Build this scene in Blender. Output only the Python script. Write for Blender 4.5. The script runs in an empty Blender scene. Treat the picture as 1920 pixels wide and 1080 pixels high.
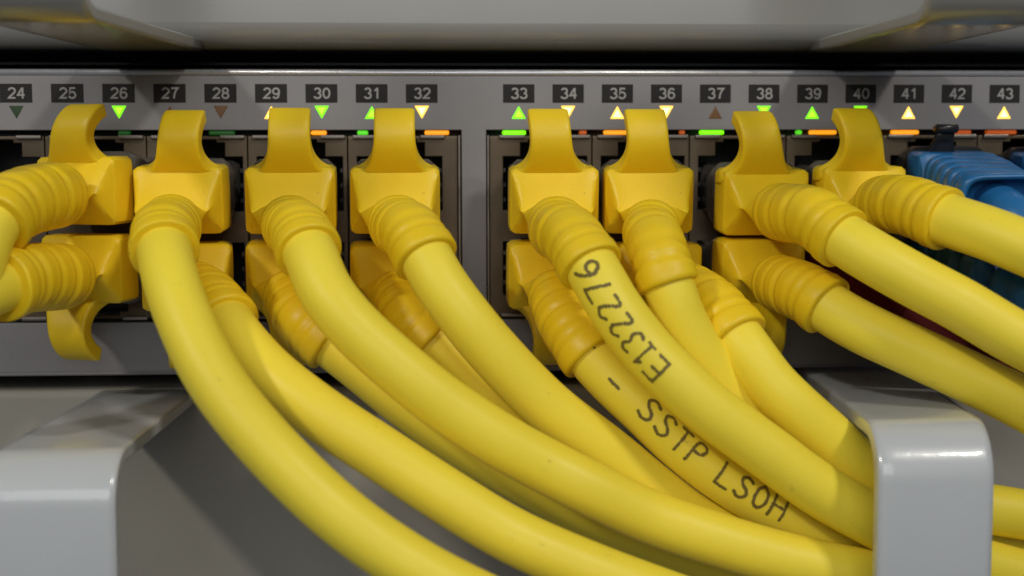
import bpy, math, random
from mathutils import Vector, Matrix, noise
random.seed(7)
S = 0.01                      # scene units per millimetre (1 unit = 10 cm)
sc = bpy.context.scene
COL = sc.collection
# ---------------------------------------------------------------- camera
F = 2700.0
YAW, PITCH, ROLL = -0.0575, -0.0892, -0.0019
CAM = Vector((-4.36, -204.3, 9.53))
def cam_axes():
    Rz = Matrix.Rotation(YAW, 3, 'Z'); Rx = Matrix.Rotation(PITCH, 3, 'X')
    M = Rz @ Rx
    r, u, f = M @ Vector((1, 0, 0)), M @ Vector((0, 0, 1)), M @ Vector((0, 1, 0))
    c, s = math.cos(ROLL), math.sin(ROLL)
    return (c*r + s*u), (-s*r + c*u), f
CR, CU, CF = cam_axes()
def at(px, py, out=0.0):
    """world point (mm) seen at photo pixel (px,py) lying OUT mm in front of the switch panel"""
    d = CR*((px-960)/F) + CU*((540-py)/F) + CF
    t = (-out - CAM.y)/d.y
    return CAM + d*t
cam_d = bpy.data.cameras.new('camera'); cam = bpy.data.objects.new('camera', cam_d); COL.objects.link(cam)
cam_d.sensor_width = 36; cam_d.lens = F/1920*36; cam_d.clip_start = 0.05; cam_d.clip_end = 200
m = Matrix.Identity(4)
for i in range(3):
    m[i][0] = CR[i]; m[i][1] = CU[i]; m[i][2] = -CF[i]; m[i][3] = CAM[i]*S
cam.matrix_world = m
cam_d.dof.use_dof = True; cam_d.dof.focus_distance = 188*S
cam_d.dof.aperture_fstop = 2.0
sc.camera = cam
# ---------------------------------------------------------------- room light
w = bpy.data.worlds.new('World'); sc.world = w; w.use_nodes = True
bg = w.node_tree.nodes['Background']; bg.inputs[0].default_value = (0.80, 0.86, 1.0, 1); bg.inputs[1].default_value = 0.085
def lamp(name, loc, target, sx, sy, power, col):
    l = bpy.data.lights.new(name, 'AREA'); l.shape = 'RECTANGLE'; l.size = sx*S; l.size_y = sy*S
    l.energy = power; l.color = col
    o = bpy.data.objects.new(name, l); COL.objects.link(o)
    o.location = Vector(loc)*S
    o.rotation_euler = (Vector(target)-Vector(loc)).to_track_quat('-Z', 'Y').to_euler()
    return o
lamp('ceiling_light_left', (-700, -760, 700), (0, 0, 0), 110, 45, 390, (1.0, .95, .86))
lamp('ceiling_light_right', (497, -700, 760), (0, 0, 0), 130, 45, 400, (1.0, .95, .86))
lamp('room_light', (-60, -1300, 420), (0, 0, 0), 900, 500, 430, (.96, .98, 1.0))
vs = sc.view_settings
vs.view_transform = 'Standard'; vs.look = 'None'; vs.exposure = 0; vs.gamma = 1

# ---------------------------------------------------------------- materials
def mat(name, col, rough=.5, metal=0, coat=0, sss=0, bump=0, bscale=200, colvar=0, cscale=20, rvar=0, spec=.5, emit=None, estr=0, alpha=1, coat_rough=.1, trans=0, specks=0):
    mt = bpy.data.materials.new(name); mt.use_nodes = True
    nt = mt.node_tree; N = nt.nodes; L = nt.links; p = N['Principled BSDF']
    p.inputs['Base Color'].default_value = (*col, 1); p.inputs['Roughness'].default_value = rough
    p.inputs['Metallic'].default_value = metal; p.inputs['Coat Weight'].default_value = coat
    p.inputs['Coat Roughness'].default_value = coat_rough
    p.inputs['Specular IOR Level'].default_value = spec
    p.inputs['Transmission Weight'].default_value = trans
    if sss:
        p.inputs['Subsurface Weight'].default_value = sss
        p.inputs['Subsurface Radius'].default_value = (1.0, .55, .1)
        p.inputs['Subsurface Scale'].default_value = 1.2*S
    if emit:
        p.inputs['Emission Color'].default_value = (*emit, 1); p.inputs['Emission Strength'].default_value = estr
    tc = N.new('ShaderNodeTexCoord')
    if colvar:
        n = N.new('ShaderNodeTexNoise'); n.inputs['Scale'].default_value = cscale; n.inputs['Detail'].default_value = 5
        L.new(tc.outputs['Object'], n.inputs['Vector'])
        r = N.new('ShaderNodeMapRange'); r.inputs[1].default_value = .3; r.inputs[2].default_value = .7
        r.inputs[3].default_value = 1-colvar; r.inputs[4].default_value = 1+colvar
        L.new(n.outputs[0], r.inputs[0])
        mx = N.new('ShaderNodeVectorMath'); mx.operation = 'SCALE'; mx.inputs[0].default_value = col
        L.new(r.outputs[0], mx.inputs['Scale']); L.new(mx.outputs[0], p.inputs['Base Color'])
    if specks:
        n = N.new('ShaderNodeTexNoise'); n.inputs['Scale'].default_value = 38; n.inputs['Detail'].default_value = 4; n.inputs['Roughness'].default_value = .75
        L.new(tc.outputs['Object'], n.inputs['Vector'])
        r = N.new('ShaderNodeMapRange'); r.inputs[1].default_value = .66; r.inputs[2].default_value = .74; r.inputs[3].default_value = 0; r.inputs[4].default_value = specks
        L.new(n.outputs[0], r.inputs[0])
        src = p.inputs['Base Color'].links[0].from_socket if p.inputs['Base Color'].links else None
        mx = N.new('ShaderNodeMix'); mx.data_type = 'RGBA'; mx.inputs[6].default_value = (*col, 1)
        if src: L.new(src, mx.inputs[6])
        mx.inputs[7].default_value = (*[c*.35+.03 for c in col], 1)
        L.new(r.outputs[0], mx.inputs[0]); L.new(mx.outputs[2], p.inputs['Base Color'])
    if rvar:
        n = N.new('ShaderNodeTexNoise'); n.inputs['Scale'].default_value = cscale*2.3; n.inputs['Detail'].default_value = 6
        L.new(tc.outputs['Object'], n.inputs['Vector'])
        r = N.new('ShaderNodeMapRange'); r.inputs[1].default_value = .3; r.inputs[2].default_value = .7
        r.inputs[3].default_value = max(0.02, rough-rvar); r.inputs[4].default_value = rough+rvar
        L.new(n.outputs[0], r.inputs[0]); L.new(r.outputs[0], p.inputs['Roughness'])
    if bump:
        n = N.new('ShaderNodeTexNoise'); n.inputs['Scale'].default_value = bscale; n.inputs['Detail'].default_value = 3
        L.new(tc.outputs['Object'], n.inputs['Vector'])
        b = N.new('ShaderNodeBump'); b.inputs['Strength'].default_value = 1.0; b.inputs['Distance'].default_value = bump*S
        L.new(n.outputs[0], b.inputs['Height']); L.new(b.outputs[0], p.inputs['Normal'])
        if coat: L.new(b.outputs[0], p.inputs['Coat Normal'])
    return mt
M_CABLE = mat('yellow_cable_jacket', (.94, .755, .055), .48, sss=.12, bump=.02, bscale=60, colvar=.05, cscale=5, rvar=.06, spec=.4, specks=.5)
M_BOOT = mat('yellow_boot_rubber', (.91, .635, .014), .44, sss=.22, bump=.035, bscale=45, colvar=.06, cscale=9, rvar=.08, spec=.45, specks=.6)
M_BLUE = mat('blue_boot_rubber', (.016, .14, .36), .42, sss=.05, bump=.04, bscale=70, colvar=.08, cscale=12, rvar=.08)
M_RED = mat('red_cable_jacket', (.075, .003, .003), .7, spec=.15, bump=.02, bscale=60, colvar=.05)
M_PANEL = mat('switch_panel_paint', (.25, .24, .243), .42, bump=.015, bscale=220, colvar=.035, cscale=14, rvar=.06)
M_EDGE = mat('panel_edge_highlight', (.62, .62, .64), .33, metal=.6, bump=.02, bscale=90, rvar=.1)  # paler than the panel: highlight along the top edge put into colour
M_BLACK = mat('black_chassis_paint', (.006, .006, .007), .5, bump=.02, bscale=90)
M_DARK = mat('port_black_plastic', (.010, .009, .008), .45)
M_CAGE = mat('nickel_port_cage', (.125, .093, .058), .38, metal=.65, bump=.012, bscale=60, colvar=.10, cscale=8, rvar=.1)  # nickel darkened to brown: reflected yellow cables and dark room put into colour
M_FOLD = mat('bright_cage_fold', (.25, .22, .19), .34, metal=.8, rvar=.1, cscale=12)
M_GOLD = mat('gold_contact', (.8, .55, .2), .3, metal=1)
M_CLEAR = mat('clear_connector_plastic', (.115, .105, .09), .16, spec=.7)
M_WHITE = mat('white_powder_coat', (.52, .545, .56), .30, coat=.6, coat_rough=.09, bump=.02, bscale=62, colvar=.02, cscale=6)
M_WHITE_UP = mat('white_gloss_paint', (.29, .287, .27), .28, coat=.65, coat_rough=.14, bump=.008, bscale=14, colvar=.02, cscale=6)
M_PLATE = mat('number_plate_print', (.018, .016, .015), .6, spec=.3)
M_NUM = mat('number_print', (.34, .33, .32), .5)
M_INK = mat('black_ink', (.17, .125, .02), .6)
M_BLKPL = mat('black_latch_plastic', (.02, .02, .022), .32, bump=.03, bscale=60)
def led(name, c, s): return mat(name, tuple(min(.9, x*.6+.02) for x in c), .35, emit=c, estr=s)
L_GREEN = led('lit_green_light', (.20, 1.0, .0), 1.2)
L_YEL = led('lit_amber_light', (1.0, .55, .07), 1.9)
L_ORANGE = led('lit_orange_light', (1.0, .34, .01), 1.05)
L_GREEN2 = led('lit_green_bar', (.10, .75, .02), .8)
L_DIMO = led('dim_orange_bar', (.55, .09, .005), .5)
L_DIMG = led('dim_green_bar', (.01, .10, .01), .4)
C_GREEN = led('green_light_core', (.42, 1.0, .02), 1.3)
C_YEL = led('amber_light_core', (1.0, .80, .28), 2.6)
M_OFFG = mat('unlit_green_light', (.02, .05, .012), .35)
M_OFFB = mat('unlit_amber_light', (.17, .075, .015), .35)

M_LOWFACE = mat('shaded_face_paint', (.37, .35, .30), .34, coat=.4, coat_rough=.15, bump=.04, bscale=22, colvar=.03, cscale=6)  # shade from the cables put into the lower face's darker, warmer colour
# ---------------------------------------------------------------- mesh helpers (all input in mm)
def mesh_obj(name, verts, faces, material, parent=None, smooth=False, origin=None):
    o0 = Vector(origin) if origin is not None else Vector((0, 0, 0))
    me = bpy.data.meshes.new(name)
    me.from_pydata([tuple((Vector(v)-o0)*S) for v in verts], [], faces); me.update()
    if smooth: me.polygons.foreach_set('use_smooth', [True]*len(me.polygons))
    me.materials.append(material)
    o = bpy.data.objects.new(name, me); COL.objects.link(o)
    loc = o0*S
    if parent is not None:
        o.parent = parent
        loc = loc - world_loc(parent)
    o.location = loc
    return o
def world_loc(o):
    l = Vector(o.location)
    while o.parent: o = o.parent; l = l + Vector(o.location)
    return l
def thing(name, label, cat, loc, group=None):
    o = bpy.data.objects.new(name, None); COL.objects.link(o); o.location = Vector(loc)*S
    o.empty_display_size = .02
    o['label'] = label; o['category'] = cat
    if group: o['group'] = group
    return o
def bevel(o, wdt, seg=3, ang=35):
    b = o.modifiers.new('bevel', 'BEVEL'); b.width = wdt*S; b.segments = seg; b.limit_method = 'ANGLE'; b.angle_limit = math.radians(ang)
    o.data.polygons.foreach_set('use_smooth', [True]*len(o.data.polygons))
    n = o.modifiers.new('wn', 'WEIGHTED_NORMAL'); n.keep_sharp = True
    return o
def box(name, x0, x1, y0, y1, z0, z1, material, parent=None, bev=0):
    v = [(x, y, z) for x in (x0, x1) for y in (y0, y1) for z in (z0, z1)]
    f = [(0, 1, 3, 2), (4, 6, 7, 5), (0, 4, 5, 1), (2, 3, 7, 6), (0, 2, 6, 4), (1, 5, 7, 3)]
    o = mesh_obj(name, v, f, material, parent, origin=((x0+x1)/2, (y0+y1)/2, (z0+z1)/2))
    if bev: bevel(o, bev)
    return o
def loft(name, rings, material, parent=None, smooth=True, cap=True, origin=None):
    n = len(rings[0]); v = [p for r in rings for p in r]; f = []
    for i in range(len(rings)-1):
        for j in range(n):
            k = (j+1) % n
            f.append((i*n+j, i*n+k, (i+1)*n+k, (i+1)*n+j))
    if cap:
        f.append(tuple(reversed(range(n)))); f.append(tuple((len(rings)-1)*n+j for j in range(n)))
    return mesh_obj(name, v, f, material, parent, smooth, origin)
def sup(a, b, n, cnt=40):
    """superellipse section with half sizes a, b"""
    out = []
    for i in range(cnt):
        t = 2*math.pi*(i+.5)/cnt; c, s = math.cos(t), math.sin(t)
        k = (abs(c)**n + abs(s)**n)**(-1/n)
        out.append((a*c*k, b*s*k))
    return out

# ---------------------------------------------------------------- setting behind everything
bd = box('backdrop', -150, 150, 22, 24, -110, 90, M_BLACK); bd['kind'] = 'structure'

# ---------------------------------------------------------------- the switch
XL = at(866, 400).x; XR = at(912, 400).x
PX0, PX1 = -100.0, 110.0
ZT, ZB, CT, CB = 21.95, -20.25, 13.65, -13.25
sw = thing('network_switch', 'grey rack network switch with numbered ports 24 to 43 and lit green and amber triangles', 'network switch', (0, 0, ZB))
def plate_with_holes(name, xs, zs, solid, y0, y1, material, parent, bev=0):
    """grid of cells; solid(i,j) tells which are filled; walls are made at every border"""
    V, F_, idx = [], [], {}
    def vid(i, j, k):
        key = (i, j, k)
        if key not in idx: idx[key] = len(V); V.append((xs[i], (y0, y1)[k], zs[j]))
        return idx[key]
    nx, nz = len(xs)-1, len(zs)-1
    ok = lambda i, j: 0 <= i < nx and 0 <= j < nz and solid(i, j)
    for i in range(nx):
        for j in range(nz):
            if not ok(i, j): continue
            F_.append((vid(i, j, 0), vid(i+1, j, 0), vid(i+1, j+1, 0), vid(i, j+1, 0)))
            F_.append((vid(i, j, 1), vid(i, j+1, 1), vid(i+1, j+1, 1), vid(i+1, j, 1)))
            if not ok(i-1, j): F_.append((vid(i, j, 0), vid(i, j+1, 0), vid(i, j+1, 1), vid(i, j, 1)))
            if not ok(i+1, j): F_.append((vid(i+1, j, 0), vid(i+1, j, 1), vid(i+1, j+1, 1), vid(i+1, j+1, 0)))
            if not ok(i, j-1): F_.append((vid(i, j, 0), vid(i, j, 1), vid(i+1, j, 1), vid(i+1, j, 0)))
            if not ok(i, j+1): F_.append((vid(i, j+1, 0), vid(i+1, j+1, 0), vid(i+1, j+1, 1), vid(i, j+1, 1)))
    o = mesh_obj(name, V, F_, material, parent)
    if bev: bevel(o, bev, 2)
    return o
xs = [PX0, PX0+8, XL, XR, PX1-3, PX1]; zs = [ZB, CB, CT, ZT-.75]
plate_with_holes('front_panel', xs, zs, lambda i, j: not (j == 1 and i in (1, 3)), 0, 1.2, M_PANEL, sw, .12)
# rolled top and bottom edges of the panel
def rail(name, zc, r, yc, material, flat=1.0):
    rings = []
    for x in (PX0, PX1):
        rings.append([(x, yc+math.cos(a)*r*flat, zc+math.sin(a)*r) for a in [2*math.pi*k/20 for k in range(20)]])
    return loft(name, rings, material, sw, origin=(0, yc, zc))
rail('top_edge', ZT-.33, .45, .2, M_EDGE)
rail('bottom_edge', ZB-.2, .34, .35, M_PANEL)
box('chassis', PX0, PX1, 16, 21, ZB, ZT, M_BLACK, sw)
# black trim in the gaps over and under the switch
box('trim_strip', PX0, PX1, 7, 15, ZT-.6, ZT+.7, M_BLACK, sw, .2)
box('trim_strip', PX0, PX1, 9.0, 15, ZT+1.2, ZT+1.7, M_BLACK, sw, .1)

COLS = {24: -64.75-14*0, 26: -50.75, 28: -36.75, 30: -22.75, 32: -8.75, 34: 11.9, 36: 25.9, 38: 39.9, 40: 53.9, 42: 67.9, 44: 81.9}
def port_cage(cx, x0, x1):
    # metal face with two stepped openings
    c = cx+.3
    x_s = [x0, c-6.0, c-3.55, c-2.4, c+2.4, c+3.55, c+6.0, x1]
    z_s = [-12.85, -12.25, -11.75, -9.8, -2.2, 2.3, 9.95, 11.9, 12.35, 12.85]
    def solid(i, j):
        if j in (3, 5): return not (1 <= i <= 5)
        if j in (2, 6): return not (2 <= i <= 4)
        if j in (1, 7): return i != 3
        return True
    o = plate_with_holes('port_cage', x_s, z_s, solid, .75, 3.2, M_CAGE, sw, .1)
    # black plastic inside
    zz = [-12.6, -12.2, 12.2, 12.6]
    def wall(nm, a, b, yy0, yy1, c0, c1): return box(nm, a, b, yy0, yy1, c0, c1, M_DARK, o)
    wall('port_housing', x0+.1, x1-.1, 14.5, 15.5, -12.7, 12.7)
    wall('port_divider', x0+.1, x1-.1, 3.3, 14.4, -1.6, 1.7)
    wall('port_side', x0+.1, c-6.25, 3.3, 14.4, -12.6, 12.6)
    wall('port_side', c+6.25, x1-.1, 3.3, 14.4, -12.6, 12.6)
    # small contact teeth at the sides of each opening
    for sx in (-1, 1):
        for zc in (3.8, 5.9, 8.0, -3.8, -5.9, -8.0):
            xx = c+sx*5.8
            box('spring_tooth', xx-.18, xx+.18, 1.0, 2.6, zc-.28, zc+.28, M_DARK if zc > 0 else M_CAGE, o)
    # bright folds on the cage top
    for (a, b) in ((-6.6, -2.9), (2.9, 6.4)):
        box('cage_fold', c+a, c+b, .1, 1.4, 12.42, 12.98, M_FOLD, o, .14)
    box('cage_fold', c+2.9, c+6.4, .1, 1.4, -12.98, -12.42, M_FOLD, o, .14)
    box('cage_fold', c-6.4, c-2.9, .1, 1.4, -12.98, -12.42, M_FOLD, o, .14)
    return o
keys = sorted(COLS)
for k in keys:
    cx = COLS[k]
    x0, x1 = cx-6.95, cx+6.95
    if k == 24: x0 = PX0+8.2
    if k == 32: x1 = XL-.55
    if k == 34: x0 = XR+.5
    if k == 44: x1 = PX1-3.2
    port_cage(cx, x0, x1)
# folded bright cage flanges at the group ends
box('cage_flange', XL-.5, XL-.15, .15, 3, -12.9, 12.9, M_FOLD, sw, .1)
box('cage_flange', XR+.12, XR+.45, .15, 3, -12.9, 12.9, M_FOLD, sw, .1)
box('cage_seat', PX0+8, XL, 3.4, 15, 12.9, 13.6, M_BLACK, sw)
box('cage_seat', XR, PX1-3, 3.4, 15, 12.9, 13.6, M_BLACK, sw)

def arc(cx, cy, rx, ry, a0, a1, n=14):
    return [(cx+rx*math.cos(math.radians(a0+(a1-a0)*k/n)), cy+ry*math.sin(math.radians(a0+(a1-a0)*k/n))) for k in range(n+1)]
DIG = {'0': [arc(.5, .7, .40, .62, 90, 450, 28)],
       '1': [[(.22, 1.02), (.42, 1.14), (.60, 1.40)], [(.60, 1.40), (.60, 0)]],
       '2': [arc(.5, .97, .40, .36, 170, -25, 14) + [(.60, .55), (.28, .28), (.10, .08), (.92, .08)]],
       '3': [arc(.48, 1.01, .36, .32, 160, -85, 14), arc(.48, .38, .42, .33, 85, -165, 16)],
       '4': [[(.72, 0), (.72, 1.40)], [(.66, 1.34), (.12, .44), (.98, .44)]],
       '5': [[(.88, 1.33), (.24, 1.33), (.14, .66)] + arc(.47, .45, .42, .40, 135, -160, 18)],
       '6': [arc(.5, .44, .39, .38, 100, 460, 22), [(.86, 1.12)] + arc(.54, .95, .38, .38, 50, 150, 8) + [(.12, .80), (.11, .46)]],
       '7': [[(.08, 1.33), (.92, 1.33), (.66, .98), (.48, .55), (.40, 0)]],
       '8': [arc(.5, 1.03, .33, .30, -90, 270, 22), arc(.5, .38, .40, .34, 90, 450, 22)],
       '9': [arc(.5, .94, .39, .38, 260, -100, 22), [(.14, .27)] + arc(.46, .44, .38, .38, 230, 330, 8) + [(.88, .60), (.89, .94)]]}
def text_mesh(txt, height, material, parent, loc, name):
    """Digits drawn as flat strokes, a few hundredths of a millimetre proud of the plate"""
    V, Fc = [], []; w2 = .095*height/1.4*1.25; k = height/1.4; adv = 1.14*k; x0 = -adv*len(txt)/2+.07*k; lay = 0
    for ci, ch in enumerate(txt):
        for ln in DIG[ch]:
            lay += 1; P = [Vector((x0+ci*adv+p[0]*k, (p[1]-.7)*k)) for p in ln]
            Q = [P[0]]
            for p in P[1:]:
                if (p-Q[-1]).length > 1e-4: Q.append(p)
            b = len(V)
            for q in range(len(Q)):
                d0 = (Q[q]-Q[q-1]).normalized() if q else (Q[1]-Q[0]).normalized()
                d1 = (Q[q+1]-Q[q]).normalized() if q < len(Q)-1 else d0
                t = d0+d1; t = t.normalized() if t.length > 1e-6 else d0
                n = Vector((-t.y, t.x)); ml = w2/max(.45, n.dot(Vector((-d0.y, d0.x))))
                for sg in (-1, 1):
                    v = Q[q]+n*ml*sg; V.append((loc[0]+v.x, loc[1]-.004*lay, loc[2]+v.y))
            for q in range(len(Q)-1): Fc.append((b+2*q, b+2*q+2, b+2*q+3, b+2*q+1))
    return mesh_obj(name, V, Fc, material, parent, origin=loc)
PCOL = {24: M_OFFG, 25: M_OFFB, 26: L_GREEN, 27: M_OFFB, 28: M_OFFB, 29: L_YEL, 30: L_GREEN, 31: L_GREEN, 32: L_YEL, 33: L_GREEN, 34: L_YEL,
        35: L_YEL, 36: L_YEL, 37: M_OFFB, 38: L_GREEN, 39: L_GREEN, 40: L_GREEN, 41: L_YEL, 42: L_YEL, 43: L_YEL, 23: L_YEL, 44: L_YEL}
CN = {id(M_OFFG): 'unlit dark green triangle', id(M_OFFB): 'unlit brown triangle', id(L_GREEN): 'lit green triangle', id(L_YEL): 'lit amber triangle'}
for n in range(24, 44):
    x = 7.0*(n-32.75) + (6.65 if n > 32 else 0)
    pl = box('number_plate', x-2.22, x+2.22, -.03, .5, 17.45, 20.05, M_PLATE, sw, .02)
    pl['label'] = 'black plate reading %d' % n
    text_mesh(str(n), 1.50, M_NUM, pl, (x+.08, -.05, 18.78), 'numerals')
    up = n % 2 == 1
    zc = 16.12; h = .93; a = 1.05
    tri = [(-a, -h), (a, -h), (0, h)] if up else [(-a, h), (0, -h), (a, h)]
    v = [(x+p[0], -.06, zc+p[1]) for p in tri] + [(x+p[0], .5, zc+p[1]) for p in tri]
    o = mesh_obj('port_light', v, [(0, 1, 2), (5, 4, 3), (0, 3, 4, 1), (1, 4, 5, 2), (2, 5, 3, 0)], PCOL[n], sw, origin=(x, 0, zc))
    bevel(o, .12, 3)
    if PCOL[n] in (L_GREEN, L_YEL):
        zo = zc - (.12 if up else -.12)
        v = [(x+p[0]*.62, -.10, zo+p[1]*.62) for p in tri] + [(x+p[0]*.62, .1, zo+p[1]*.62) for p in tri]
        co = mesh_obj('light_core', v, [(0, 1, 2), (5, 4, 3), (0, 3, 4, 1), (1, 4, 5, 2), (2, 5, 3, 0)], C_GREEN if PCOL[n] is L_GREEN else C_YEL, o, origin=(x, 0, zo))
        bevel(co, .10, 3)
    o['label'] = CN[id(PCOL[n])] + ' under number %d' % n
for a, b, mt, lb in ((222, 244, L_DIMG, 'dark green bar'), (392, 440, L_DIMG, 'dark green bar'), (583, 612, L_ORANGE, 'orange bar'), (670, 690, L_GREEN2, 'green bar'),
                 (796, 842, L_ORANGE, 'orange bar'), (942, 986, L_GREEN, 'green bar'), (1086, 1100, L_DIMO, 'dim orange bar'), (1132, 1178, L_ORANGE, 'orange bar'),
                 (1274, 1284, L_DIMO, 'dim red bar'), (1312, 1357, L_GREEN, 'green bar'), (1493, 1503, L_GREEN2, 'green bar'), (1518, 1568, L_ORANGE, 'orange bar'),
                 (1672, 1722, L_ORANGE, 'orange bar'), (1790, 1820, L_DIMO, 'dim orange bar'), (1850, 1905, L_DIMO, 'dim orange bar')):
    p, q = at(a, 250, -.7), at(b, 250, -.7)
    o = box('link_light', p.x, q.x, .35, 1.6, 12.98, 13.6, mt, sw, .22); o['label'] = lb

# ---------------------------------------------------------------- cable managers above and below
def finger(name, parent, back, front, z0, sgn, length, material, out=46.0, th=1.7, r=4.5):
    """sheet metal finger: a plate coming out of the manager, bent up (sgn 1) or down (-1) at its front"""
    (bx0, bx1), (fx0, fx1) = back, front
    pts = [(-2.0, 0.0)]
    for i in range(1, 9): pts.append(((out-r)*i/8, 0.0))
    for i in range(1, 13):
        a = math.pi/2*i/12
        pts.append((out-r+math.sin(a)*r, sgn*(r-math.cos(a)*r)))
    pts.append((out, sgn*length))
    rings = []
    for i, (o_, z_) in enumerate(pts):
        p0 = pts[max(0, i-1)]; p1 = pts[min(len(pts)-1, i+1)]
        t = Vector((p1[0]-p0[0], p1[1]-p0[1])).normalized(); nn = Vector((-t.y, t.x))
        k = min(1, max(0, o_/out)); xa = bx0+(fx0-bx0)*k; xb = bx1+(fx1-bx1)*k
        ring = []
        for (u, vv) in sup((xb-xa)/2, th/2, 2.6 if False else 14, 48):
            ring.append(((xa+xb)/2+u, -(o_+nn.x*vv), z0+z_+nn.y*vv))
        rings.append(ring)
    # refine: rounded long edges
    return loft(name, rings, material, parent, origin=((bx0+bx1)/2, 0, z0))
OUT = 46.0
um = thing('cable_manager', 'glossy white cable manager plate above the switch, seen from below', 'cable manager', (0, 0, 26))
def face_plate(name, parent, zlo, zhi, y0, th, material, r, bottom):
    prof = []
    # closed profile in (y,z); rounded edge on the side next to the switch
    if bottom:
        for i in range(13):
            a = math.pi/2*i/12
            prof.append((y0+r-math.sin(a)*r, zlo+r-math.cos(a)*r))
        prof += [(y0, zhi), (y0+th, zhi), (y0+th, zlo)]
    else:
        for i in range(13):
            a = math.pi/2*i/12
            prof.append((y0+r-math.sin(a)*r, zhi-r+math.cos(a)*r))
        prof = prof + [(y0, zlo), (y0+th, zlo), (y0+th, zhi)]
    rings = [[(x, p[0], p[1]) for p in prof] for x in (PX0-10, PX1+10)]
    o = loft(name, rings, material, parent, smooth=False, origin=(0, y0, (zlo+zhi)/2))
    for pg in o.data.polygons: pg.use_smooth = len(pg.vertices) == 4 and abs(pg.normal.y) < .999 and abs(pg.normal.z) < .999
    return o
z_up = at(900, 92, 0).z
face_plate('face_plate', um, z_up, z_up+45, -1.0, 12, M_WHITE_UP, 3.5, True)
ub = at(380, 84, 0); uf = at(157, 20, OUT); ubr = at(1520, 80, 0); ufr = at(1742, 12, OUT)
ul0 = at(190, 84, 0).x; ulf0 = at(-75, 20, OUT).x
ur1 = at(1702, 80, 0).x; urf1 = at(1965, 12, OUT).x
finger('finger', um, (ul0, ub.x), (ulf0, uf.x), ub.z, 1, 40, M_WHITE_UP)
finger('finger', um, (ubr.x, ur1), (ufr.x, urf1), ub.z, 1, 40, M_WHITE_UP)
lm = thing('cable_manager', 'white powder coated cable manager with broad bent fingers below the switch', 'cable manager', (0, 0, -25))
z_lo = at(900, 722, 0).z
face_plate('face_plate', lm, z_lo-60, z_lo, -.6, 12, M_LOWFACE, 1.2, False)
def fx(px, py, out): return at(px, py, out).x
lz = at(215, 828, OUT-4).z
finger('finger', lm, (fx(190, 726, 0), fx(372, 726, 0)), (fx(-34, 840, OUT), fx(216, 840, OUT)), at(300, 728, 0).z-1, -1, 60, M_WHITE, r=5)
finger('finger', lm, (fx(1500, 726, 0), fx(1690, 726, 0)), (fx(1644, 850, OUT), fx(1860, 850, OUT)), -21.75, -1, 60, M_WHITE, r=5.5, th=2.0)

# ---------------------------------------------------------------- cables
def spline(P, step=.6):
    """centripetal-ish Catmull-Rom through 3D points, resampled by arc length"""
    Q = [P[0]*2-P[1]] + P + [P[-1]*2-P[-2]]
    raw = []
    for i in range(1, len(Q)-2):
        p0, p1, p2, p3 = Q[i-1:i+3]
        t0 = 0; t1 = t0+max(1e-6, (p1-p0).length**.5); t2 = t1+max(1e-6, (p2-p1).length**.5); t3 = t2+max(1e-6, (p3-p2).length**.5)
        for k in range(24):
            t = t1+(t2-t1)*k/24
            A1 = p0*((t1-t)/(t1-t0))+p1*((t-t0)/(t1-t0)); A2 = p1*((t2-t)/(t2-t1))+p2*((t-t1)/(t2-t1)); A3 = p2*((t3-t)/(t3-t2))+p3*((t-t2)/(t3-t2))
            B1 = A1*((t2-t)/(t2-t0))+A2*((t-t0)/(t2-t0)); B2 = A2*((t3-t)/(t3-t1))+A3*((t-t1)/(t3-t1))
            raw.append(B1*((t2-t)/(t2-t1))+B2*((t-t1)/(t2-t1)))
    raw.append(P[-1])
    for _ in range(3):   # smooth the raw polyline
        raw = [raw[0]] + [(raw[i-1]+raw[i]*2+raw[i+1])/4 for i in range(1, len(raw)-1)] + [raw[-1]]
    out = [raw[0]]; need = step
    for i in range(1, len(raw)):
        a, b = raw[i-1], raw[i]; L = (b-a).length
        if L < 1e-9: continue
        pos = 0
        while L-pos >= need:
            pos += need; out.append(a+(b-a)*(pos/L)); need = step
        need -= (L-pos)
    for _ in range(6):
        out = [out[0], out[1]] + [(out[i-1]+out[i]*2+out[i+1])/4 for i in range(2, len(out)-1)] + [out[-1]]
    return out
def frames(pts, right0):
    fr = []; r = right0
    for i, p in enumerate(pts):
        t = (pts[min(i+1, len(pts)-1)]-pts[max(0, i-1)]).normalized()
        r = (r - t*r.dot(t)).normalized(); u = r.cross(t).normalized()   # u: up for t = -Y, r = +X
        fr.append((p, t, r, -u if u.z < 0 and i == 0 else u))
    return fr
def sm(a, b, x):
    x = min(1, max(0, (x-a)/(b-a))); return x*x*(3-2*x)
STEP = .3
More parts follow.
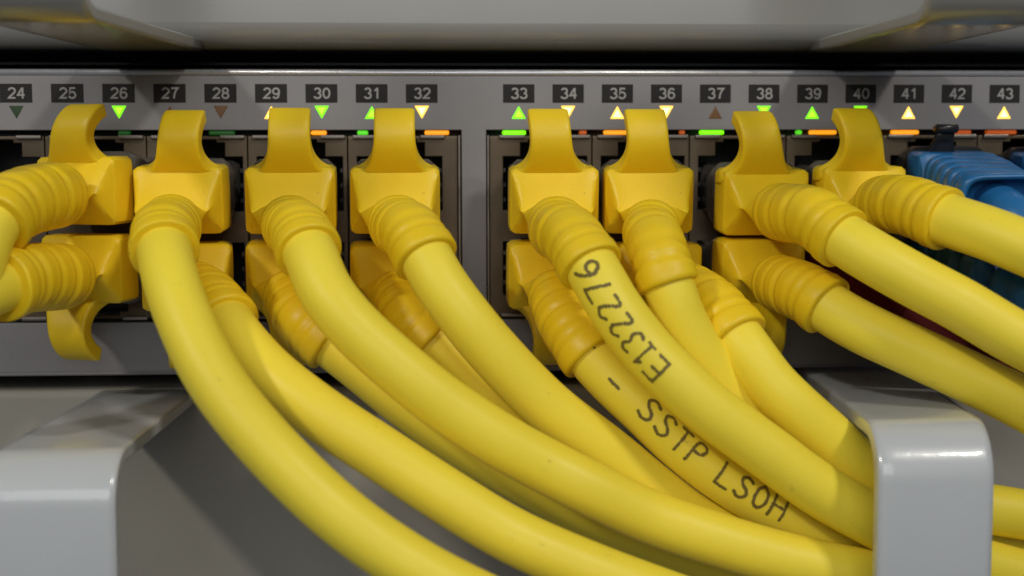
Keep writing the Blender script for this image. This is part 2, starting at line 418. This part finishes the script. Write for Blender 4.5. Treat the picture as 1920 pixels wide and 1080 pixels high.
def guard(parent, c, ax, rt, up, flip, material, scale=1.0, tipw=2.68, tilt=0.0):
    """curved snag guard over the latch: broad root on the body top, arching up and hooking back to the panel"""
    prof = [(-3.9, 3.1, 5.5, .9), (-2.9, 3.15, 5.6, .9), (-1.95, 3.3, 5.62, .95), (-1.15, 3.85, 5.25, 1.0), (-.45, 4.6, 4.15, 1.05), (.35, 5.6, 3.4, 1.05), (1.0, 6.7, 3.0, 1.05), (1.4, 7.8, 2.80, 1.05), (1.45, 8.9, 2.72, 1.05), (1.1, 9.9, 2.70, 1.05), (.45, 10.75, 2.70, 1.05), (-.3, 11.3, 2.70, 1.02), (-.8, 11.5, 2.68, .95), (-1.0, 11.55, 2.5, .75)]
    rings = []
    for i, (o_, h_, w_, t_) in enumerate(prof):
        a = prof[max(0, i-1)]; b = prof[min(len(prof)-1, i+1)]
        t = Vector((b[0]-a[0], b[1]-a[1])).normalized(); nn = Vector((t.y, -t.x))
        ring = []
        for (x, y) in sup(w_, t_, 12, 48):
            oo = o_*1.0+nn.x*y; hh = (h_+nn.y*y)*scale
            ring.append(c + ax*oo + up*(hh*flip) + rt*(x + tilt*h_))
        rings.append(ring)
    # resample with a smooth interpolation for a clean curve
    fine = []
    for i in range(len(rings)-1):
        for k in range(4):
            t = k/4
            r0, r1, r2, r3 = rings[max(0, i-1)], rings[i], rings[i+1], rings[min(len(rings)-1, i+2)]
            fine.append([.5*((2*q1)+(q2-q0)*t+(2*q0-5*q1+4*q2-q3)*t*t+(3*q1-q0-3*q2+q3)*t**3) for q0, q1, q2, q3 in zip(r0, r1, r2, r3)])
    fine.append(rings[-1])
    return loft('latch_guard', fine, material, parent, origin=c)
def bevel_less(o):
    # keep the moulded creases crisp
    for e_ in o.data.edges: pass
    o.data.set_sharp_from_angle(angle=math.radians(42))
GROUP = 'patch cables plugged into the numbered ports'
PATHS = {}
def cable(key, name, label, body, yaw, pitch, pts, flip=1, r=3.22, boot_len=24, boot_r=3.75, end_r=3.92, mb=None, mc=None, with_guard=True, hb=(6.02, 4.5), rib='round', cat='patch cable', group=GROUP, tilt=0.0, gscale=1.0, col=None, ribs=4, drop=None, gshift=0.0):
    mb = mb or M_BOOT; mc = mc or M_CABLE
    c = at(*body)
    if drop is None: drop = 0 if rib != 'round' else (1.9 if flip > 0 else .5)
    root = thing(name, label, cat, c, group)
    y, p_ = math.radians(yaw), math.radians(pitch)
    ax = Vector((math.sin(y)*math.cos(p_), -math.cos(y)*math.cos(p_), math.sin(p_)))
    rt = Vector((math.cos(y), math.sin(y), 0)); up = rt.cross(ax); up = up if up.z > 0 else -up
    P = [c, c+ax*3.0] + [at(*q) for q in pts]
    path = spline(P, STEP)
    path = [p-up*drop*sm(0, 4, 12-q*STEP if False else 4)*(1-sm(9, 20, q*STEP)) for q, p in enumerate(path)]
    fr = frames(path, rt)
    # ---- clear connector behind the boot, reaching into the port
    rings = []
    for s in (-16, -15.6, -9.0, -6.4, -5.6, -4.0):
        a, b = (5.55, 3.6) if s < -7 else (5.75, 4.7)
        if s == -16: a, b = a-.3, b-.3
        zc = .5*flip if s < -7 else .35*flip
        rings.append([c+ax*s+rt*x+up*(z+zc) for x, z in sup(a, b, 9, 32)])
    loft('connector', rings, M_CLEAR if mb is not M_BLUE else M_BLKPL, root, origin=c)
    # ---- moulded body
    s_flat = 2.6
    rings = []
    cnt = 64
    secs = [(-4.6, hb[0]-.5, hb[1]-.45, 9), (-4.45, hb[0]-.12, hb[1]-.1, 14), (-4.1, hb[0], hb[1], 16), (-2, hb[0], hb[1], 16), (-.4, hb[0], hb[1], 16), (-.15, hb[0]-.06, hb[1]-.06, 16), (0.0, hb[0]-.16, hb[1]-.16, 16)]
    for s, a, b, n in secs:
        rings.append([c+ax*s+rt*x+up*z for x, z in sup(a, b, n, cnt)])
    sgnu = 1 if fr[0][3].dot(up) > 0 else -1
    fr = [(p, t, rr, uu*sgnu) for p, t, rr, uu in fr]
    def sec(i, a, b, n, cnt=64, fn=None):
        p, t, rr, uu = fr[i]
        q = sup(a, b, n, cnt)
        if fn: q = [(x*fn(k_), z*fn(k_)) for k_, (x, z) in enumerate(q)]
        return [p+rr*x+uu*z for x, z in q]
    # straight-sided facets run from the rectangle to the round boot
    s1 = 7.5 if rib == 'round' else 2.7
    i = 1
    while i*STEP < s1+.01:
        k = i*STEP/s1; p, t, rr, uu = fr[i]; wq = 1-k
        p = p.lerp(c+ax*(i*STEP)-up*drop, wq); rr = rr.lerp(rt, wq); uu = uu.lerp(up, wq)
        if rib == 'round':
            A = sup(hb[0]-.16, hb[1]-.16, 16, cnt); B = sup(boot_r*.97, boot_r*.97, 2, cnt)
        else:
            A = sup(hb[0]-.2, hb[1]-.2, 14, cnt); B = sup(hb[0]-.4, hb[1]-.4, 7, cnt)
        kk = k
        rings.append([p+up*drop*(1-kk)+rr*(a_[0]*(1-kk)+b_[0]*kk)+uu*(a_[1]*(1-kk)+b_[1]*kk) for a_, b_ in zip(A, B)]); i += 1
    ob = loft('plug_body', rings, mb, root, origin=c)
    bevel_less(ob)
    # ---- ribbed strain relief
    rings = []; iA = i-2; s0 = iA*STEP
    send = s0+boot_len-7.0
    L = send-s0
    j = iA
    rnd = random.Random(key)
    cent = [math.pi*.5 + (-1)**q*rnd.uniform(.5, 1.1) for q in range(ribs+1)]
    while j*STEP <= send+.001:
        s = j*STEP-s0; base = boot_r+(end_r-.2-boot_r)*min(1, s/L)
        if s < L-2.4:
            pr = (L-2.4)/ribs; q_ = int(s/pr); ph = (s % pr)/pr
            g = math.exp(-((ph-.55)/(.12 if rib == 'round' else .15))**(4 if rib == 'round' else 8))
            bulge = (.07 if rib == 'round' else 0)*math.sin(math.pi*min(1, max(0, ph/.45 if ph < .45 else (1-ph)/.35)))
            ca = cent[q_]
            dep = .42 if rib == 'round' else 2.0
            def fn(k_, g=g, ca=ca, base=base, bulge=bulge):
                th_ = 2*math.pi*(k_+.5)/64
                m_ = .42+.58*sm(-.5, .35, math.cos(th_-ca)) if rib == 'round' else 1
                return (base+bulge*.6-dep*g*m_)/base
        else:
            q = (s-(L-2.4))/2.4
            val = end_r - .5*math.exp(-(q/.13)**2) - .22*sm(.88, 1.0, q)
            fn = lambda k_, val=val, base=base: val/base
        if rib == 'round':
            rings.append(sec(j, base*1.02, base, 2.1, fn=fn))
        else:
            rings.append(sec(j, base*1.26, base, 5, fn=fn))
        j += 1
    e = j-1
    rings.append(sec(e, (end_r-.25)*(1 if rib=='round' else 1.2), end_r-.25, 2.0 if rib == 'round' else 5))
    if rib != 'round': rings.append(sec(e, 4.9, 3.9, 5)); rings.append(sec(e-9, 4.7, 3.8, 5)); rings.append(sec(e, r*.9, r*.9, 2.0))
    if rib != 'round': rings[-1] = sec(e-9, r*.9, r*.9, 2.0)
    loft('strain_relief', rings, mb, root, origin=path[iA])
    # ---- round cable
    rings = []
    jj = e-12
    while jj < len(fr)-1:
        s = jj*STEP
        wob = 1+.010*noise.noise(Vector((s*.05, key_seed(key), 0)))
        rings.append(sec(jj, r*wob, r*wob, 2.0)); jj += 3
    loft('cable_jacket', rings, mc, root, origin=path[e])
    if with_guard:
        guard(root, c+rt*gshift, ax, rt, up, flip, mb, scale=gscale, tilt=tilt)
    PATHS[key] = (path, fr, r, root)
    return root
def key_seed(k): return (sum(ord(ch) for ch in k)*13 % 97)*1.7

cable('A', 'patch_cable', 'yellow patch cable in the top port under 25, bending left out of the frame', (142, 358, 10), -22, -2,
      [(90, 362, 20), (38, 380, 27), (-14, 420, 33), (-42, 490, 36), (-60, 600, 38), (-72, 720, 40)], drop=.4, boot_r=4.2, end_r=4.3, tilt=.30, gscale=.92, gshift=-1.5)
cable('B', 'patch_cable', 'yellow patch cable in the lower port under 26, ribbed boot turned left', (152, 505, 10), -20, -2,
      [(105, 512, 20), (52, 520, 27), (0, 535, 33), (-60, 560, 38), (-130, 600, 42)], flip=-1, boot_r=4.2, end_r=4.4, tilt=.14, gshift=-2.4)
cable('C', 'patch_cable', 'yellow patch cable below number 27, running steeply down to the bottom edge', (334, 376, 10), -6, -6,
      [(318, 402, 21), (307, 436, 28), (310, 479, 34), (322, 530, 38), (345, 595, 41), (385, 680, 44), (430, 750, 46), (525, 860, 49), (640, 968, 51), (760, 1053, 52), (900, 1128, 53), (1080, 1200, 54), (1250, 1260, 54)], end_r=4.05, tilt=.12, gscale=.965, boot_len=24)
cable('D', 'patch_cable', 'yellow patch cable from the lower port under 28, half hidden behind the steep front cable', (352, 521, 10), 8, -3,
      [(385, 550, 21), (415, 590, 28), (450, 640, 33), (505, 700, 36), (600, 775, 39), (720, 854, 41), (840, 932, 43), (960, 1004, 44), (1110, 1070, 45), (1300, 1140, 46), (1500, 1210, 46)], flip=-1, r=3.2, boot_len=22)
cable('E', 'patch_cable', 'yellow patch cable from the top port under 29, crossing to the white finger', (544, 377, 10), 0, -6,
      [(550, 404, 21), (564, 438, 28), (583, 480, 33), (608, 540, 36), (640, 585, 37.5), (686, 634, 38.5), (780, 716, 39.5), (840, 762, 39.5), (932, 823, 39.5), (1020, 872, 39), (1103, 914, 39), (1221, 970, 38), (1345, 1012, 38), (1450, 1043, 38), (1560, 1068, 38), (1660, 1088, 37), (1800, 1120, 36), (2000, 1160, 35), (2150, 1190, 35)], gshift=.25, boot_len=23.7)
cable('F', 'patch_cable', 'yellow patch cable from the lower port under 30, running beneath its upper neighbour', (546, 520, 10), 2, -8,
      [(553, 560, 19), (575, 602, 24), (612, 635, 26), (671, 682, 27), (752, 748, 28), (843, 814, 28), (985, 900, 27), (1120, 970, 26), (1300, 1040, 25), (1500, 1100, 24), (1700, 1170, 23)], flip=-1, r=3.15, boot_len=20)
cable('G', 'patch_cable', 'yellow patch cable from the top port under 31, left of the bare panel strip', (741, 377, 10), 1, -6,
      [(752, 403, 21), (770, 434, 27), (797, 480, 31), (825, 530, 33), (870, 592, 34), (923, 656, 34), (1023, 759, 33), (1142, 851, 32), (1228, 921, 31), (1308, 978, 30), (1440, 1040, 29), (1600, 1100, 28), (1750, 1150, 27)], boot_len=23.2)
cable('H', 'patch_cable', 'shadowed yellow patch cable in the lower port under 32', (741, 523, 10), 3, -8,
      [(755, 560, 19), (775, 600, 23), (815, 645, 24), (890, 712, 24), (965, 780, 24), (1060, 860, 22), (1160, 930, 19), (1300, 1010, 17), (1450, 1080, 16)], flip=-1, r=3.1, boot_len=17.5)
cable('I', 'patch_cable', 'yellow patch cable from the port under 33 and 34, printed E132276', (1040, 377, 10), 1, -6,
      [(1047, 407, 21), (1066, 438, 27), (1094, 478, 32), (1120, 520, 34.5), (1152, 575, 36), (1207, 648, 37), (1262, 706, 38), (1325, 763, 38.5), (1385, 808, 38.5), (1440, 848, 38.5), (1530, 914, 38), (1640, 977, 37), (1750, 1030, 35), (1890, 1072, 34), (2050, 1110, 34)], tilt=-.09, boot_len=25.5)
cable('J', 'patch_cable', 'yellow patch cable from the top port under 35 and 36, slipping behind the printed one', (1218, 377, 10), 0, -6,
      [(1220, 412, 21), (1227, 448, 27), (1240, 490, 31), (1257, 545, 32.5), (1280, 605, 32.5), (1325, 680, 32), (1380, 755, 31), (1455, 832, 29), (1560, 905, 27), (1680, 970, 26), (1850, 1030, 26), (2050, 1090, 26)], r=3.1, tilt=-.08, boot_r=3.5, end_r=3.7, boot_len=25.6)
cable('K', 'patch_cable', 'yellow patch cable from the lower port under 36, its boot out to the right', (1238, 520, 10), 10, -4,
      [(1290, 540, 20), (1335, 575, 26), (1372, 618, 30), (1408, 668, 32.5), (1445, 718, 33.5), (1485, 758, 34), (1560, 825, 33.5), (1613, 874, 33), (1700, 921, 32), (1800, 945, 32), (1890, 960, 32), (2050, 985, 32)], flip=-1, r=3.15, boot_len=23.2)
cable('L', 'patch_cable', 'yellow patch cable from the lower port under 34, printed SSTP LSOH', (1037, 520, 10), 2, -7,
      [(1048, 560, 19), (1070, 610, 24), (1103, 660, 27.5), (1145, 708, 29), (1207, 767, 30), (1273, 830, 30.5), (1370, 903, 31), (1500, 975, 31), (1640, 1040, 30), (1800, 1100, 30)], flip=-1, r=3.2, boot_len=20.9)
cable('M', 'patch_cable', 'yellow patch cable from the top port under 37, heading to the right edge', (1437, 380, 10), 7, -5,
      [(1480, 390, 21), (1525, 405, 27), (1570, 440, 31), (1625, 475, 34), (1713, 525, 36), (1800, 571, 38), (1905, 633, 39.5), (2060, 712, 41)], tilt=-.21, drop=.7, boot_len=23.4)
cable('N', 'patch_cable', 'yellow patch cable in the lower port under 38, running along under its upper twin', (1432, 512, 10), 9, -5,
      [(1475, 528, 20), (1520, 552, 26), (1565, 585, 29), (1620, 616, 30.5), (1718, 661, 31.5), (1800, 699, 32.5), (1900, 748, 33.5), (2060, 835, 34)], flip=-1, boot_len=19.5)
cable('O', 'patch_cable', 'yellow patch cable from the top port under 39 and 40, next to the blue boots', (1622, 374, 10), 9, -3,
      [(1670, 374, 21), (1710, 386, 27), (1752, 404, 31), (1800, 420, 34), (1860, 440, 37), (1925, 466, 39.5), (2060, 525, 41)], tilt=-.20, drop=.6, boot_len=23.4)
cable('P', 'patch_cable', 'dark red patch cable deep between the two cables heading right', (1595, 515, 9), 10, -4,
      [(1620, 540, 16), (1650, 565, 19), (1720, 618, 21), (1800, 662, 21), (1905, 716, 21), (2060, 800, 21)], flip=-1, mb=M_RED, mc=M_RED, with_guard=False, boot_r=3.7, end_r=3.4, r=2.9, boot_len=14)
def latch(root, c, material):
    """black release latch standing over the plug"""
    c = Vector(c)
    prof = [(-6, 3.5, 3.6, .7), (-4.5, 5.2, 3.2, .6), (-3, 7.2, 2.4, .55), (-1.6, 9.4, 1.5, .5), (-.8, 10.8, 1.3, .5)]
    rings = []
    for o_, h, w_, t_ in prof:
        rings.append([c+Vector((x, -o_+z*.4, h+z)) for x, z in sup(w_, t_, 4, 24)])
    loft('latch', rings, material, root, origin=c)
    rings = []
    for x in (-1.55, -1.4, 1.4, 1.55):
        k = .8 if abs(x) > 1.45 else 1
        rings.append([c+Vector((x, .6+a, 11.3+b)) for a, b in sup(1.0*k, .62*k, 3, 20)])
    loft('latch_bar', rings, material, root, origin=c)
BLUE = dict(mb=M_BLUE, mc=M_BLUE, with_guard=False, rib='square', hb=(5.75, 4.5), boot_len=25, boot_r=4.6, end_r=4.5, r=2.9, group='blue patch cables at the right edge', ribs=4)
q1 = cable('Q', 'blue_patch_cable', 'blue patch cable with square ribbed boot in the top port under 42', (1795, 348, 7), 3, -5,
      [(1843, 372, 19), (1872, 388, 26), (1905, 412, 30), (1945, 450, 31), (1990, 520, 30)], **BLUE)
latch(q1, at(1795, 345, 7)+Vector((-1.6, 0, -3.6)), M_BLKPL)
q2 = cable('R', 'blue_patch_cable', 'blue patch cable cut by the right edge in the port under 43', (1988, 348, 7), 3, -4,
      [(2040, 368, 19), (2075, 382, 26), (2110, 410, 29), (2150, 480, 30)], **BLUE)
latch(q2, at(1985, 345, 7)+Vector((-1.6, 0, -3.6)), M_BLKPL)
cable('S', 'blue_patch_cable', 'blue patch cable in a lower port, glimpsed between two yellow cables at right', (1800, 500, 7), 3, -4,
      [(1843, 520, 17), (1872, 532, 21), (1905, 548, 24), (1960, 570, 26), (2060, 610, 28)], flip=-1, **BLUE)

# ---------------------------------------------------------------- print on two of the cables (ink jet dots)
GL = {'E': [[(1, 1.4), (0, 1.4), (0, 0), (1, 0)], [(0, .75), (.8, .75)]],
      '1': [[(.2, 1.1), (.55, 1.4), (.55, 0)], [(.15, 0), (.95, 0)]],
      '3': [[(0, 1.3), (.5, 1.42), (.95, 1.1), (.5, .78), (1, .4), (.5, 0), (0, .15)]],
      '2': [[(0, 1.15), (.45, 1.42), (.95, 1.1), (.7, .7), (0, 0), (1, 0)]],
      '7': [[(0, 1.4), (1, 1.4), (.4, 0)]],
      '6': [[(.9, 1.4), (.3, 1.05), (0, .5), (.25, .05), (.7, 0), (1, .35), (.7, .75), (.1, .6)]],
      'S': [[(1, 1.2), (.55, 1.42), (.05, 1.15), (.3, .8), (.75, .65), (1, .3), (.55, -.02), (0, .2)]],
      'T': [[(0, 1.4), (1, 1.4)], [(.5, 1.4), (.5, 0)]],
      'P': [[(0, 0), (0, 1.4), (.7, 1.4), (1, 1.1), (.7, .72), (0, .72)]],
      'L': [[(0, 1.4), (0, 0), (.95, 0)]],
      'O': [[(.5, 1.42), (.1, 1.15), (0, .7), (.1, .25), (.5, 0), (.9, .25), (1, .7), (.9, 1.15), (.5, 1.42)]],
      'H': [[(0, 0), (0, 1.4)], [(1, 0), (1, 1.4)], [(0, .72), (1, .72)]],
      '-': [[(0, .7), (.9, .7)]], '.': [[(.4, .6), (.45, .6)]], ' ': []}
def project(p):
    d = p-CAM; return 960+F*d.dot(CR)/d.dot(CF), 540-F*d.dot(CU)/d.dot(CF)
def nearest_s(path, px, py):
    b = min(range(len(path)), key=lambda i: (project(path[i])[0]-px)**2+(project(path[i])[1]-py)**2)
    return b*STEP
def print_on(key, text, start, end, height, ang0, name='printed_text', gapfix=None):
    path, fr, r, root = PATHS[key]
    s0, s1 = nearest_s(path, *start), nearest_s(path, *end)
    sgn = 1 if s1 > s0 else -1
    cell = abs(s1-s0)/len(text); gw = cell*.66; V, Fc = [], []
    dot = .21
    for i, ch in enumerate(text):
        for line in GL[ch]:
            if ch in '236SOP':
                for _ in range(2):
                    ln = [line[0]]
                    for (a, b) in zip(line, line[1:]):
                        ln += [(a[0]*.75+b[0]*.25, a[1]*.75+b[1]*.25), (a[0]*.25+b[0]*.75, a[1]*.25+b[1]*.75)]
                    line = ln + [line[-1]]
            pts = []
            for (a, b) in zip(line, line[1:]):
                A = Vector((a[0]*gw, a[1]/1.4*height)); B = Vector((b[0]*gw, b[1]/1.4*height))
                n = max(1, int((B-A).length/.2))
                for k in range(n+1): pts.append(A+(B-A)*k/n)
            for q in pts:
                q = q+Vector((random.uniform(-.04, .04), random.uniform(-.04, .04)))
                rr = dot*random.uniform(.75, 1.15); base = len(V)
                for k in range(7):
                    a = 2*math.pi*k/7; u = q.x+rr*math.cos(a); v = q.y+rr*math.sin(a)
                    s = s0+sgn*(i*cell+u); idx = min(len(fr)-2, max(0, s/STEP)); i0 = int(idx); fq = idx-i0
                    p = path[i0].lerp(path[i0+1], fq); t = (path[i0+1]-path[i0]).normalized()
                    # outward direction that faces the printed side, and the side direction
                    w_ = Vector((0, -1, .05)); w_ = (w_-t*w_.dot(t)).normalized(); sd = (t*sgn).cross(w_).normalized()
                    # letters stand up along -side x travel: up = outward x travel
                    upv = w_.cross(t*sgn).normalized()
                    ph = (v-height/2)/r+ang0
                    V.append(p+(w_*math.cos(ph)+upv*math.sin(ph))*(r*1.012+.02))
                Fc.append(tuple(base+k for k in range(7)))
    o = mesh_obj(name, V, Fc, M_INK, root, origin=path[int(s0/STEP)])
    return o
t1 = print_on('I', 'E132276', (1238, 702), (1090, 512), 3.0, .30)
t2 = print_on('L', 'SSTP', (1200, 762), (1324, 860), 2.9, .12)
t3 = print_on('L', 'LSOH', (1345, 874), (1466, 954), 2.9, .12)
print_on('L', '-', (1168, 690), (1192, 715), 2.2, -.1)
print_on('L', '.', (1128, 648), (1140, 662), 2.0, .3)
